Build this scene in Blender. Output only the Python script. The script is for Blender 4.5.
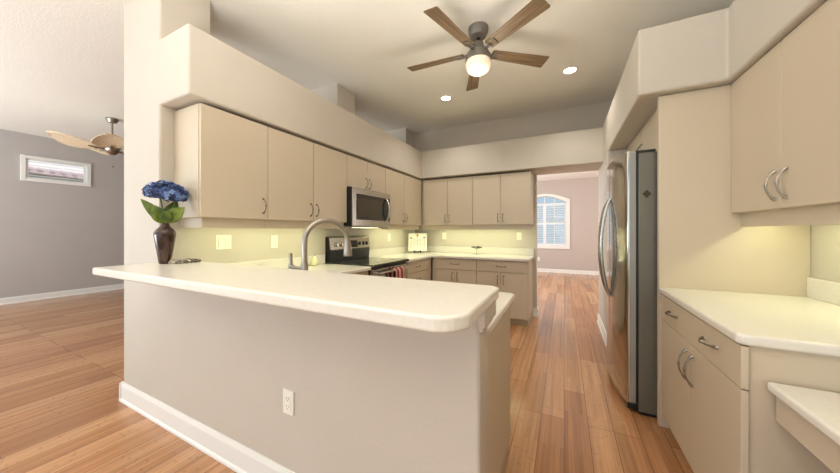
import bpy, bmesh, math, random
from mathutils import Vector, Matrix
random.seed(7)
C = bpy.context.scene.collection
for o in list(bpy.data.objects):
    bpy.data.objects.remove(o)

# ------------------------------------------------------------------ camera, world, light, exposure
F_PX, YAW, CAM_Z = 289.5, 0.462, 1.28
cam = bpy.data.cameras.new('camera'); cam.sensor_width = 36.0; cam.sensor_fit = 'HORIZONTAL'
cam.lens = F_PX * 36.0 / 840.0
cam.shift_y = -5.5 / 840.0
cam.clip_start = 0.02
cam_ob = bpy.data.objects.new('camera', cam); C.objects.link(cam_ob)
cam_ob.location = (0, 0, CAM_Z); cam_ob.rotation_euler = (math.pi / 2, 0, YAW)
bpy.context.scene.camera = cam_ob

world = bpy.data.worlds.new('sky'); bpy.context.scene.world = world
world.use_nodes = True
bg = world.node_tree.nodes['Background']
bg.inputs['Color'].default_value = (0.60, 0.81, 1.0, 1); bg.inputs['Strength'].default_value = 0.8

def area(name, loc, rot, sx, sy, power, col=(1, 1, 1), parent=None, spread=None):
    l = bpy.data.lights.new(name, 'AREA'); l.shape = 'RECTANGLE'; l.size = sx; l.size_y = sy
    l.energy = power; l.color = col
    if spread: l.spread = spread
    o = bpy.data.objects.new(name, l); C.objects.link(o)
    o.location = loc; o.rotation_euler = rot
    if parent: o.parent = parent
    return o
R = math.radians
# daylight from the wide glazed side of the house behind the camera
area('daylight_rear', (-1.2, -3.1, 1.5), (R(100), 0, 0), 4.6, 2.2, 34, (1.0, 0.985, 0.96))
area('living_uplight_fill', (-6.3, -2.9, 0.9), (R(158), 0, 0), 4.0, 2.2, 360, (0.90, 0.96, 1.0))  # fill lamp tilted upwards, added to brighten the living room ceiling
# fill lamp without a fixture, added behind the camera to brighten the ceiling
area('ceiling_bounce', (-0.55, -0.55, 0.95), (R(180), 0, 0), 1.4, 0.6, 92, (1.0, 0.985, 0.94), spread=R(132))
# fill lamps added out of sight at the sides of the far room
area('far_fill_right', (3.9, 7.4, 1.6), (R(90), 0, R(90)), 3.0, 1.8, 80, (1.0, 0.96, 0.92))
area('far_fill_left', (-2.2, 7.2, 1.7), (R(90), 0, R(-90)), 2.6, 1.8, 100, (0.92, 0.96, 1.0))

CAN_POWER = 40
sun = bpy.data.lights.new('sun', 'SUN'); sun.energy = 4.0; sun.angle = R(1); sun.color = (1, 0.96, 0.9)
sun_ob = bpy.data.objects.new('sun', sun); C.objects.link(sun_ob)
sun_ob.rotation_euler = Vector((0.5, 0.62, 0.75)).to_track_quat('Z', 'Y').to_euler()
vs = bpy.context.scene.view_settings
vs.view_transform = 'Standard'; vs.look = 'None'; vs.gamma = 1.0; vs.exposure = 0.0
vs.use_curve_mapping = False

# ------------------------------------------------------------------ materials
def lin(c):
    def f(v):
        v /= 255.0
        return v / 12.92 if v <= 0.04045 else ((v + 0.055) / 1.055) ** 2.4
    return (f(c[0]), f(c[1]), f(c[2]), 1)
def mat(name, rgb, rough=0.5, metal=0.0, var=None, var_scale=8.0, stretch=(1, 1, 1), bump=0.0, bump_scale=200.0,
        emit=None, strength=0.0, alpha=None, trans=0.0, coat=0.0, spec=None):
    m = bpy.data.materials.new(name); m.use_nodes = True
    nt = m.node_tree; p = nt.nodes['Principled BSDF']
    p.inputs['Base Color'].default_value = lin(rgb); p.inputs['Roughness'].default_value = rough
    p.inputs['Metallic'].default_value = metal
    if trans: p.inputs['Transmission Weight'].default_value = trans
    if coat: p.inputs['Coat Weight'].default_value = coat; p.inputs['Coat Roughness'].default_value = 0.1
    if spec is not None: p.inputs['Specular IOR Level'].default_value = spec
    if emit: p.inputs['Emission Color'].default_value = lin(emit); p.inputs['Emission Strength'].default_value = strength
    if var or bump:
        tc = nt.nodes.new('ShaderNodeNewGeometry')
        mp = nt.nodes.new('ShaderNodeMapping'); mp.inputs['Scale'].default_value = stretch
        nt.links.new(tc.outputs['Position'], mp.inputs['Vector'])
    if var:
        n = nt.nodes.new('ShaderNodeTexNoise'); n.inputs['Scale'].default_value = var_scale; n.inputs['Detail'].default_value = 4
        nt.links.new(mp.outputs[0], n.inputs['Vector'])
        cr = nt.nodes.new('ShaderNodeValToRGB')
        cr.color_ramp.elements[0].position = 0.3; cr.color_ramp.elements[1].position = 0.7
        cr.color_ramp.elements[0].color = lin(rgb); cr.color_ramp.elements[1].color = lin(var)
        nt.links.new(n.outputs['Fac'], cr.inputs[0]); nt.links.new(cr.outputs[0], p.inputs['Base Color'])
    if bump:
        n2 = nt.nodes.new('ShaderNodeTexNoise'); n2.inputs['Scale'].default_value = bump_scale; n2.inputs['Detail'].default_value = 3
        nt.links.new(mp.outputs[0], n2.inputs['Vector'])
        b = nt.nodes.new('ShaderNodeBump'); b.inputs['Strength'].default_value = bump; b.inputs['Distance'].default_value = 0.004
        nt.links.new(n2.outputs['Fac'], b.inputs['Height']); nt.links.new(b.outputs[0], p.inputs['Normal'])
    return m

M = {}
M['paint'] = mat('greige_paint', (204, 195, 183), 0.6, var=(201, 192, 179), var_scale=3, bump=0.25, bump_scale=90)
M['paint_living'] = mat('greige_paint_dimmed', (190, 184, 181), 0.6, var=(187, 181, 178), var_scale=3, bump=0.2, bump_scale=90)  # same greige paint, the living room's dimmer light put into the colour
M['paint_far'] = mat('greige_paint_floor_bounce', (196, 184, 176), 0.6, bump=0.2, bump_scale=90)  # same greige paint, pink bounce from the floor put into the colour
M['ceiling'] = mat('ceiling_paint', (245, 242, 234), 0.8, bump=0.5, bump_scale=60)
M['trim'] = mat('white_trim', (240, 238, 233), 0.35)
M['cab'] = mat('almond_laminate', (205, 190, 167), 0.42, var=(203, 188, 165), var_scale=1.5)
M['toe'] = mat('toe_kick', (190, 172, 145), 0.6)
M['counter'] = mat('cream_solid_surface', (230, 225, 215), 0.22, var=(226, 220, 209), var_scale=60)
M['steel'] = mat('stainless_steel', (196, 192, 186), 0.22, 1.0, var=(186, 182, 176), var_scale=3, stretch=(40, 40, 0.6))
M['steel_door'] = mat('stainless_door', (190, 186, 178), 0.13, 1.0, var=(182, 178, 170), var_scale=3, stretch=(40, 40, 0.6))
M['door_edge'] = mat('grey_door_edge', (150, 148, 142), 0.4, 0.2)
M['steel_dark'] = mat('grey_painted_steel', (112, 109, 98), 0.38, 0.35, bump=0.1, bump_scale=400)
M['nickel'] = mat('brushed_nickel', (164, 156, 147), 0.28, 1.0)
M['pewter'] = mat('aged_pewter', (172, 164, 154), 0.3, 1.0, var=(124, 116, 106), var_scale=120)
M['bronze'] = mat('fan_graphite', (132, 126, 118), 0.45, 0.4)
M['black'] = mat('black_plastic', (16, 16, 17), 0.35)
M['blackglass'] = mat('black_glass', (10, 11, 12), 0.06, coat=0.6)
M['mwglass'] = mat('smoked_glass', (58, 50, 40), 0.1, coat=0.5)
M['plastic'] = mat('white_plastic', (240, 236, 224), 0.4)
M['slot'] = mat('socket_slot', (70, 66, 60), 0.6)
M['shutter'] = mat('shutter_white', (236, 238, 240), 0.4)
M['bulb'] = mat('lamp_lens', (255, 250, 240), 0.4, emit=(255, 240, 215), strength=12)
M['undercab'] = mat('tube_lens', (255, 252, 240), 0.4, emit=(255, 246, 200), strength=3)
M['palm'] = mat('woven_palm', (240, 224, 196), 0.7, var=(222, 200, 166), var_scale=40, stretch=(1, 1, 0.3))
M['vase'] = mat('bronzed_ceramic', (38, 24, 20), 0.25, 0.3, var=(78, 50, 38), var_scale=22, coat=0.4)
M['petal'] = mat('blue_petal', (30, 42, 84), 0.6, var=(128, 158, 210), var_scale=38)
_nt = M['petal'].node_tree
_r = [n for n in _nt.nodes if n.type == 'VALTORGB'][0]; _g = [n for n in _nt.nodes if n.type == 'NEW_GEOMETRY'][0]
_nt.links.new(_g.outputs['Random Per Island'], _r.inputs[0])
_r.color_ramp.elements[0].position = 0.15; _r.color_ramp.elements[0].color = lin((26, 36, 72)); _r.color_ramp.elements[1].position = 1.0; _r.color_ramp.elements[1].color = lin((160, 188, 230))
_e = _r.color_ramp.elements.new(0.6); _e.color = lin((62, 88, 150))
M['leaf'] = mat('green_leaf', (52, 78, 20), 0.45, var=(122, 138, 44), var_scale=16)
M['stem'] = mat('green_stem', (72, 98, 40), 0.5)
M['pear'] = mat('pale_pear_glaze', (226, 220, 178), 0.3)
M['card'] = mat('cream_card', (246, 244, 228), 0.5)
M['ink'] = mat('black_print', (38, 36, 32), 0.6)
M['print_grey'] = mat('grey_print', (176, 178, 164), 0.6)
M['yellow'] = mat('yellow_print', (222, 178, 40), 0.6)
M['iron'] = mat('black_iron', (22, 20, 18), 0.5, 0.6)
M['rooftile'] = mat('terracotta_tile', (224, 200, 200), 0.8, var=(196, 164, 172), var_scale=6)
M['stucco'] = mat('white_stucco', (238, 236, 232), 0.8, bump=0.3, bump_scale=60)
M['lawn'] = mat('outside_ground', (150, 156, 128), 0.9, var=(120, 132, 96), var_scale=3)
M['jar'] = mat('clear_glass', (236, 240, 230), 0.05, trans=0.9)
M['darkpick'] = mat('dark_olive_metal', (62, 56, 34), 0.4, 0.5)

def glass_mat():
    m = bpy.data.materials.new('window_glass'); m.use_nodes = True
    nt = m.node_tree; nt.nodes.remove(nt.nodes['Principled BSDF'])
    out = nt.nodes['Material Output']; t = nt.nodes.new('ShaderNodeBsdfTransparent'); g = nt.nodes.new('ShaderNodeBsdfGlossy')
    g.inputs['Roughness'].default_value = 0.02
    mx = nt.nodes.new('ShaderNodeMixShader'); mx.inputs[0].default_value = 0.06
    nt.links.new(t.outputs[0], mx.inputs[1]); nt.links.new(g.outputs[0], mx.inputs[2]); nt.links.new(mx.outputs[0], out.inputs[0])
    return m
M['glass'] = glass_mat()

def globe_mat():
    m = bpy.data.materials.new('swirled_glass_globe'); m.use_nodes = True
    nt = m.node_tree; p = nt.nodes['Principled BSDF']
    p.inputs['Base Color'].default_value = lin((250, 236, 214)); p.inputs['Roughness'].default_value = 0.3
    g = nt.nodes.new('ShaderNodeNewGeometry'); mp = nt.nodes.new('ShaderNodeMapping'); mp.inputs['Scale'].default_value = (3, 3, 16)
    n = nt.nodes.new('ShaderNodeTexNoise'); n.inputs['Scale'].default_value = 1.6; n.inputs['Detail'].default_value = 2
    cr = nt.nodes.new('ShaderNodeValToRGB')
    cr.color_ramp.elements[0].position = 0.35; cr.color_ramp.elements[0].color = lin((236, 184, 140))
    cr.color_ramp.elements[1].position = 0.62; cr.color_ramp.elements[1].color = lin((255, 238, 214))
    nt.links.new(g.outputs['Position'], mp.inputs[0]); nt.links.new(mp.outputs[0], n.inputs['Vector'])
    nt.links.new(n.outputs['Fac'], cr.inputs[0]); nt.links.new(cr.outputs[0], p.inputs['Emission Color'])
    p.inputs['Emission Strength'].default_value = 0.42
    return m
M['globe'] = globe_mat()

def wood_floor():
    m = bpy.data.materials.new('bamboo_plank_floor'); m.use_nodes = True
    nt = m.node_tree; N = nt.nodes; L = nt.links; p = N['Principled BSDF']
    g = N.new('ShaderNodeNewGeometry')
    def mapping(scale, rot=0.0):
        q = N.new('ShaderNodeMapping'); q.inputs['Scale'].default_value = scale; q.inputs['Rotation'].default_value = (0, 0, rot)
        L.new(g.outputs['Position'], q.inputs['Vector']); return q
    # planks run along Y: rotate so the brick rows lie along Y
    mb = mapping((1, 1, 1), math.pi / 2)
    br = N.new('ShaderNodeTexBrick'); br.offset = 0.37; br.offset_frequency = 3
    br.inputs['Scale'].default_value = 1.0; br.inputs['Brick Width'].default_value = 1.1; br.inputs['Row Height'].default_value = 0.142
    br.inputs['Mortar Size'].default_value = 0.0022; br.inputs['Mortar Smooth'].default_value = 0.3; br.inputs['Bias'].default_value = 0.0
    br.inputs['Color1'].default_value = (0, 0, 0, 1); br.inputs['Color2'].default_value = (1, 1, 1, 1); br.inputs['Mortar'].default_value = (0.5, 0.5, 0.5, 1)
    L.new(mb.outputs[0], br.inputs['Vector'])
    plank = N.new('ShaderNodeValToRGB'); e = plank.color_ramp.elements
    e[0].position = 0.0; e[0].color = lin((166, 117, 80)); e[1].position = 1.0; e[1].color = lin((196, 149, 108))
    k = e.new(0.5); k.color = lin((182, 132, 92))
    L.new(br.outputs['Color'], plank.inputs[0])
    # thin bamboo strips inside each plank
    ms = mapping((1, 1, 1), math.pi / 2)
    bs = N.new('ShaderNodeTexBrick'); bs.offset = 0.43
    bs.inputs['Brick Width'].default_value = 0.95; bs.inputs['Row Height'].default_value = 0.0237; bs.inputs['Scale'].default_value = 1.0
    bs.inputs['Mortar Size'].default_value = 0.0; bs.inputs['Color1'].default_value = (0.35, 0.35, 0.35, 1); bs.inputs['Color2'].default_value = (0.68, 0.68, 0.68, 1)
    L.new(ms.outputs[0], bs.inputs['Vector'])
    mg = mapping((70, 2.2, 1))
    ng = N.new('ShaderNodeTexNoise'); ng.inputs['Scale'].default_value = 1.0; ng.inputs['Detail'].default_value = 5
    L.new(mg.outputs[0], ng.inputs['Vector'])
    mix1 = N.new('ShaderNodeMix'); mix1.data_type = 'RGBA'; mix1.blend_type = 'OVERLAY'; mix1.inputs['Factor'].default_value = 0.5
    L.new(plank.outputs[0], mix1.inputs['A']); L.new(bs.outputs['Color'], mix1.inputs['B'])
    gr = N.new('ShaderNodeValToRGB'); gr.color_ramp.elements[0].position = 0.3; gr.color_ramp.elements[0].color = (0.36, 0.36, 0.36, 1)
    gr.color_ramp.elements[1].position = 0.7; gr.color_ramp.elements[1].color = (0.6, 0.6, 0.6, 1)
    L.new(ng.outputs['Fac'], gr.inputs[0])
    mix2 = N.new('ShaderNodeMix'); mix2.data_type = 'RGBA'; mix2.blend_type = 'OVERLAY'; mix2.inputs['Factor'].default_value = 0.6
    L.new(mix1.outputs['Result'], mix2.inputs['A']); L.new(gr.outputs[0], mix2.inputs['B'])
    # bamboo knuckles: short dark ticks across the strips
    mk = mapping((1 / 0.0237, 3.4, 1))
    vo = N.new('ShaderNodeTexVoronoi'); vo.inputs['Scale'].default_value = 1.0
    L.new(mk.outputs[0], vo.inputs['Vector'])
    sx = N.new('ShaderNodeSeparateXYZ'); L.new(vo.outputs['Position'], sx.inputs[0])
    sy = N.new('ShaderNodeSeparateXYZ'); L.new(mk.outputs[0], sy.inputs[0])
    df = N.new('ShaderNodeMath'); df.operation = 'SUBTRACT'; L.new(sx.outputs['Y'], df.inputs[0]); L.new(sy.outputs['Y'], df.inputs[1])
    ab = N.new('ShaderNodeMath'); ab.operation = 'ABSOLUTE'; L.new(df.outputs[0], ab.inputs[0])
    lt = N.new('ShaderNodeMath'); lt.operation = 'LESS_THAN'; lt.inputs[1].default_value = 0.022; L.new(ab.outputs[0], lt.inputs[0])
    # only some planks show them
    pn = N.new('ShaderNodeMath'); pn.operation = 'GREATER_THAN'; pn.inputs[1].default_value = 0.35
    L.new(br.outputs['Color'], pn.inputs[0])
    kk = N.new('ShaderNodeMath'); kk.operation = 'MULTIPLY'; L.new(lt.outputs[0], kk.inputs[0]); L.new(pn.outputs[0], kk.inputs[1])
    k2 = N.new('ShaderNodeMath'); k2.operation = 'MULTIPLY'; k2.inputs[1].default_value = 0.2; L.new(kk.outputs[0], k2.inputs[0])
    mix3 = N.new('ShaderNodeMix'); mix3.data_type = 'RGBA'; L.new(k2.outputs[0], mix3.inputs['Factor'])
    L.new(mix2.outputs['Result'], mix3.inputs['A']); mix3.inputs['B'].default_value = lin((104, 62, 36))
    # seams
    sf = N.new('ShaderNodeMath'); sf.operation = 'MULTIPLY'; sf.inputs[1].default_value = 0.8; L.new(br.outputs['Fac'], sf.inputs[0])
    mix4 = N.new('ShaderNodeMix'); mix4.data_type = 'RGBA'; L.new(sf.outputs[0], mix4.inputs['Factor'])
    L.new(mix3.outputs['Result'], mix4.inputs['A']); mix4.inputs['B'].default_value = lin((92, 52, 30))
    L.new(mix4.outputs['Result'], p.inputs['Base Color'])
    p.inputs['Roughness'].default_value = 0.2
    p.inputs['Specular IOR Level'].default_value = 0.55
    b = N.new('ShaderNodeBump'); b.inputs['Strength'].default_value = 0.12; b.inputs['Distance'].default_value = 0.002
    L.new(ng.outputs['Fac'], b.inputs['Height']); L.new(b.outputs[0], p.inputs['Normal'])
    return m
M['floor'] = wood_floor()

def blade_wood():
    m = bpy.data.materials.new('weathered_wood_blade'); m.use_nodes = True
    nt = m.node_tree; N = nt.nodes; L = nt.links; p = N['Principled BSDF']
    t = N.new('ShaderNodeTexCoord'); q = N.new('ShaderNodeMapping'); q.inputs['Scale'].default_value = (3, 60, 4)
    L.new(t.outputs['Object'], q.inputs[0])
    n = N.new('ShaderNodeTexNoise'); n.inputs['Scale'].default_value = 1; n.inputs['Detail'].default_value = 5; L.new(q.outputs[0], n.inputs['Vector'])
    cr = N.new('ShaderNodeValToRGB'); cr.color_ramp.elements[0].position = 0.3; cr.color_ramp.elements[0].color = lin((92, 72, 50))
    cr.color_ramp.elements[1].position = 0.7; cr.color_ramp.elements[1].color = lin((146, 122, 92))
    L.new(n.outputs['Fac'], cr.inputs[0]); L.new(cr.outputs[0], p.inputs['Base Color']); p.inputs['Roughness'].default_value = 0.5
    return m
M['blade'] = blade_wood()

def towel_mat():
    m = bpy.data.materials.new('red_striped_towel'); m.use_nodes = True
    nt = m.node_tree; N = nt.nodes; L = nt.links; p = N['Principled BSDF']
    g = N.new('ShaderNodeNewGeometry'); s = N.new('ShaderNodeSeparateXYZ'); L.new(g.outputs['Position'], s.inputs[0])
    w = N.new('ShaderNodeMath'); w.operation = 'MULTIPLY'; w.inputs[1].default_value = 75; L.new(s.outputs['Y'], w.inputs[0])
    sn = N.new('ShaderNodeMath'); sn.operation = 'SINE'; L.new(w.outputs[0], sn.inputs[0])
    cr = N.new('ShaderNodeValToRGB'); cr.color_ramp.interpolation = 'LINEAR'
    cr.color_ramp.elements[0].position = 0.45; cr.color_ramp.elements[0].color = lin((158, 56, 50))
    cr.color_ramp.elements[1].position = 0.75; cr.color_ramp.elements[1].color = lin((206, 186, 168))
    L.new(sn.outputs[0], cr.inputs[0]); L.new(cr.outputs[0], p.inputs['Base Color']); p.inputs['Roughness'].default_value = 0.9
    return m
M['towel'] = towel_mat()

# ------------------------------------------------------------------ mesh helpers
WL = {}
def tag(o, label=None, cat=None, group=None, kind=None):
    if label: o['label'] = label
    if cat: o['category'] = cat
    if group: o['group'] = group
    if kind: o['kind'] = kind
    return o
def thing(name, label, cat, loc, group=None):
    o = bpy.data.objects.new(name, None); C.objects.link(o); o.location = loc; o.empty_display_size = 0.05
    WL[o] = Vector(loc)
    return tag(o, label, cat, group)
class MB:
    def __init__(s): s.bm = bmesh.new(); s.round = False
    def box(s, x0, x1, y0, y1, z0, z1):
        v = [s.bm.verts.new((x, y, z)) for x in (x0, x1) for y in (y0, y1) for z in (z0, z1)]
        for q in ((0, 1, 3, 2), (4, 6, 7, 5), (0, 4, 5, 1), (2, 3, 7, 6), (0, 2, 6, 4), (1, 5, 7, 3)):
            s.bm.faces.new([v[i] for i in q])
        return s
    def prism(s, poly, a0, a1, axis='z'):
        def pt(p, a):
            return {'z': (p[0], p[1], a), 'y': (p[0], a, p[1]), 'x': (a, p[0], p[1])}[axis]
        lo = [s.bm.verts.new(pt(p, a0)) for p in poly]; hi = [s.bm.verts.new(pt(p, a1)) for p in poly]
        s.bm.faces.new(lo); s.bm.faces.new(hi[::-1]); n = len(poly)
        for i in range(n): s.bm.faces.new((lo[i], lo[(i + 1) % n], hi[(i + 1) % n], hi[i]))
        return s
    def tube(s, pts, r, seg=8, flat=1.0, up=None):
        s.round = True
        pts = [Vector(p) for p in pts]; n = len(pts)
        rs = r if isinstance(r, (list, tuple)) else [r] * n
        rings = []
        ref = Vector(up) if up else None
        for i in range(n):
            t = (pts[min(i + 1, n - 1)] - pts[max(i - 1, 0)]).normalized()
            if ref is None:
                ref = Vector((0, 0, 1)) if abs(t.z) < 0.9 else Vector((1, 0, 0))
            a = (ref - t * ref.dot(t)).normalized(); b = t.cross(a); ref = a
            rings.append([s.bm.verts.new(pts[i] + (a * math.cos(w) * flat + b * math.sin(w)) * rs[i]) for w in [2 * math.pi * k / seg for k in range(seg)]])
        for i in range(n - 1):
            for k in range(seg): s.bm.faces.new((rings[i][k], rings[i][(k + 1) % seg], rings[i + 1][(k + 1) % seg], rings[i + 1][k]))
        s.bm.faces.new(rings[0]); s.bm.faces.new(rings[-1][::-1])
        return s
    def lathe(s, prof, c, seg=24, axis='z', sx=1.0, sy=1.0):
        """prof: list of (radius, height); a radius of 0 closes to a point"""
        s.round = True
        def pt(r, w, h):
            x, y = r * math.cos(w) * sx, r * math.sin(w) * sy
            q = {'z': (x, y, h), 'x': (h, x, y), 'y': (x, h, y)}[axis]
            return (c[0] + q[0], c[1] + q[1], c[2] + q[2])
        rings = []
        for r, h in prof:
            if r < 1e-6: rings.append([s.bm.verts.new(pt(0, 0, h))])
            else: rings.append([s.bm.verts.new(pt(r, 2 * math.pi * k / seg, h)) for k in range(seg)])
        for A, B in zip(rings, rings[1:]):
            for k in range(seg):
                a = [A[k % len(A)], A[(k + 1) % len(A)]] if len(A) > 1 else [A[0]]
                b = [B[(k + 1) % len(B)], B[k % len(B)]] if len(B) > 1 else [B[0]]
                if len(a) + len(b) >= 3: s.bm.faces.new(a + b)
        if len(rings[0]) > 1: s.bm.faces.new(rings[0])
        if len(rings[-1]) > 1: s.bm.faces.new(rings[-1][::-1])
        return s
    def grid(s, P):
        s.round = True
        V = [[s.bm.verts.new(p) for p in row] for row in P]
        for i in range(len(V) - 1):
            for j in range(len(V[0]) - 1): s.bm.faces.new((V[i][j], V[i][j + 1], V[i + 1][j + 1], V[i + 1][j]))
        return s
    def build(s, name, m, parent=None, bevel=0.0, seg=2, origin=None, solid=0.0, recalc=True, smooth=None):
        if recalc: bmesh.ops.recalc_face_normals(s.bm, faces=s.bm.faces)
        off = WL.get(parent, Vector((0, 0, 0))) if parent else (Vector(origin) if origin else Vector((0, 0, 0)))
        for v in s.bm.verts: v.co -= off
        me = bpy.data.meshes.new(name); s.bm.to_mesh(me); s.bm.free()
        me.materials.append(m)
        if (s.round if smooth is None else smooth):
            for f in me.polygons: f.use_smooth = True
            me.set_sharp_from_angle(angle=R(40))
        o = bpy.data.objects.new(name, me); C.objects.link(o)
        if parent: o.parent = parent
        elif origin: o.location = origin
        WL[o] = off
        if solid:
            md = o.modifiers.new('thickness', 'SOLIDIFY'); md.thickness = solid; md.offset = 0
        if bevel:
            md = o.modifiers.new('bevel', 'BEVEL'); md.width = bevel; md.segments = seg; md.limit_method = 'ANGLE'; md.angle_limit = R(40)
        return o
def box(name, m, x0, x1, y0, y1, z0, z1, parent=None, bevel=0.0, seg=2):
    o = MB().box(x0, x1, y0, y1, z0, z1).build(name, m, parent, bevel, seg); return o
def struct(o): o['kind'] = 'structure'; return o

# ------------------------------------------------------------------ the shell
CH = 3.05                        # ceiling
KX, CX = -2.43, -2.985            # kitchen left wall face / its living-room face
RX = 1.225                       # right wall
FY = 0.96                        # front plane of half wall and column
BY, BY2 = 4.66, 4.78             # back wall
struct(box('floor', M['floor'], -8.9, 4.2, -3.3, 10.1, -0.05, 0.0))
b = MB().box(-8.9, 4.2, -3.3, BY2, CH, CH + 0.1).box(-8.9, KX, BY2, 8.0, CH, CH + 0.1)
struct(b.build('ceiling', M['ceiling']))
struct(box('ceiling_far', M['ceiling'], KX, 4.2, BY2, 10.1, 2.85, 2.95))

# living room left wall with a high transom window
wy0, wy1, wz0, wz1 = 1.50, 2.275, 2.235, 2.615
b = MB().box(-8.9, -8.75, -3.3, wy0, 0, CH).box(-8.9, -8.75, wy1, 8.0, 0, CH).box(-8.9, -8.75, wy0, wy1, 0, wz0).box(-8.9, -8.75, wy0, wy1, wz1, CH)
struct(b.build('wall_left', M['paint_living']))
struct(box('wall_living_back', M['paint_living'], -8.75, CX, 7.9, 8.0, 0, CH))
# thick wall between kitchen and living room: column, side, piers (with openings above the ledge)
SLX, SLZ0, SLZ1, SBY = -2.075, 2.13, 2.57, 4.22          # left soffit face, its bottom and top, back soffit face
def wbuild(b, name, width, test, seg=4):
    """structure mesh with bullnose edges where test(edge vertices) holds"""
    bmesh.ops.recalc_face_normals(b.bm, faces=b.bm.faces)
    me = bpy.data.meshes.new(name); ly = b.bm.edges.layers.float.new('bevel_weight_edge')
    for e in b.bm.edges:
        if test(e.verts[0].co, e.verts[1].co): e[ly] = 1.0
    b.bm.to_mesh(me); b.bm.free(); me.materials.append(M['paint'])
    o = bpy.data.objects.new(name, me); C.objects.link(o); WL[o] = Vector((0, 0, 0))
    md = o.modifiers.new('bevel', 'BEVEL'); md.width = width; md.segments = seg; md.limit_method = 'WEIGHT'
    return struct(o)
near = lambda a, c: abs(a - c) < 1e-4
b = MB().prism([(CX, 0), (-0.254, 0), (-0.254, 1.028), (KX, 1.028), (KX, SLZ0), (SLX, SLZ0), (SLX, SLZ1), (KX, SLZ1), (KX, CH), (CX, CH)], FY, 1.07, 'y')
b.box(CX, KX, 1.07, 1.27, 0, CH)
b.box(CX, KX, 1.27, BY2, 0, SLZ1)
b.box(CX, KX, 2.66, 2.99, SLZ1, CH).box(CX, KX, 4.34, BY2, SLZ1, CH)
b.box(CX, KX, BY2, 8.0, 0, CH)
def bull(p, q):
    if near(p.y, FY) and near(q.y, FY):
        if near(p.z, 0) and near(q.z, 0): return False
        if near(p.z, 1.028) and near(q.z, 1.028): return False
        if near(p.z, CH) and near(q.z, CH): return False
        return True
    return near(p.x, SLX) and near(q.x, SLX) and not near(p.y, q.y)
wbuild(b, 'wall_middle', 0.014, bull)
# back wall with opening
OX0, OX1 = -0.370, 0.435
b = MB().box(KX, OX0, BY, BY2, 0, CH).box(OX0, 4.2, BY, BY2, 2.135, CH).box(OX1, 4.2, BY, BY2, 0, 2.135)
struct(b.build('wall_back', M['paint']))
# stub wall closing the refrigerator recess, forms right side of the passage
struct(box('wall_stub', M['paint'], OX1, RX, 3.78, BY, 0, 2.165))
struct(box('wall_right', M['paint'], RX, RX + 0.12, -3.3, BY, 0, CH))
# far room
ay, az0, az1, ax0, ax1 = 9.85, 0.83, 2.30, -1.16, 0.06
def arch(x0, x1, z0, zs, rise, n=14):
    pts = [(x0, z0), (x1, z0)]
    for i in range(n + 1):
        t = i / n; x = x1 + (x0 - x1) * t
        pts.append((x, zs + rise * math.sin(math.pi * t)))
    return pts
b = MB().box(KX, ax0, ay, ay + 0.15, 0, 2.85).box(ax1, 4.2, ay, ay + 0.15, 0, 2.85).box(ax0, ax1, ay, ay + 0.15, 0, az0)
top = [(ax0, 2.85), (ax0, 2.16)] + [(ax0 + (ax1 - ax0) * i / 14, 2.16 + 0.2 * math.sin(math.pi * i / 14)) for i in range(15)][1:] + [(ax1, 2.85)]
b.prism(top, ay, ay + 0.15, 'y')
struct(b.build('wall_far', M['paint_far']))
struct(box('wall_far_right', M['paint_far'], 4.1, 4.2, BY2, 10.0, 0, 2.85))

# soffits over the cabinets
wbuild(MB().box(KX, SLX, 1.07, SBY, SLZ0, SLZ1), 'trim_1', 0.014, lambda p, q: near(p.x, SLX) and near(q.x, SLX) and not near(p.y, q.y))
SY, SX = 2.335, 0.435
wbuild(MB().box(KX, SX, SBY, BY, 2.135, SLZ1), 'trim_2', 0.010, lambda p, q: near(p.y, SBY) and near(q.y, SBY) and not near(p.x, q.x))
b = MB().prism([(SX, SY), (0.865, SY), (0.865, -0.8), (RX, -0.8), (RX, BY), (SX, BY)], 2.17, 2.60)
struct(b.build('trim_3', M['paint'], bevel=0.014, seg=3))
struct(MB().box(-0.2535, -0.228, 0.925, 1.10, 0.965, 1.029).box(-0.2535, -0.238, 0.94, 1.085, 0.945, 0.965).build('trim_4', M['paint'], bevel=0.005))

# baseboards: profiled, with a quarter-round shoe
def baseboard(name, p0, p1, out, h=0.135, m=None):
    p0, p1, out = Vector((*p0, 0)), Vector((*p1, 0)), Vector((*out, 0))
    prof = [(0, 0), (0.020, 0), (0.0195, 0.010), (0.016, 0.018), (0.0125, 0.024), (0.0125, h - 0.025), (0.009, h - 0.012), (0.006, h), (0, h)]
    b = MB(); d = p1 - p0
    A = [b.bm.verts.new(p0 + out * a + Vector((0, 0, z))) for a, z in prof]; Bv = [b.bm.verts.new(p1 + out * a + Vector((0, 0, z))) for a, z in prof]
    n = len(prof)
    for i in range(n): b.bm.faces.new((A[i], A[(i + 1) % n], Bv[(i + 1) % n], Bv[i]))
    b.bm.faces.new(A[::-1]); b.bm.faces.new(Bv)
    return struct(b.build(name, M['trim']))
baseboard('baseboard_front', (CX - 0.020, FY), (-0.254, FY), (0, -1), 0.14)
baseboard('baseboard_column', (CX, FY - 0.020), (CX, 7.9), (-1, 0), 0.14)
baseboard('baseboard_left', (-8.75, -3.3), (-8.75, 7.9), (1, 0), 0.115)
baseboard('baseboard_far', (-2.4, ay), (4.1, ay), (0, -1), 0.105)
baseboard('baseboard_back', (-0.416, BY), (OX0 + 0.020, BY), (0, -1), 0.125)
baseboard('baseboard_opening', (OX0, BY - 0.020), (OX0, BY2 + 0.020), (1, 0), 0.125)
baseboard('baseboard_right', (OX1, 3.80), (OX1, BY2), (-1, 0), 0.12)

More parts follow.
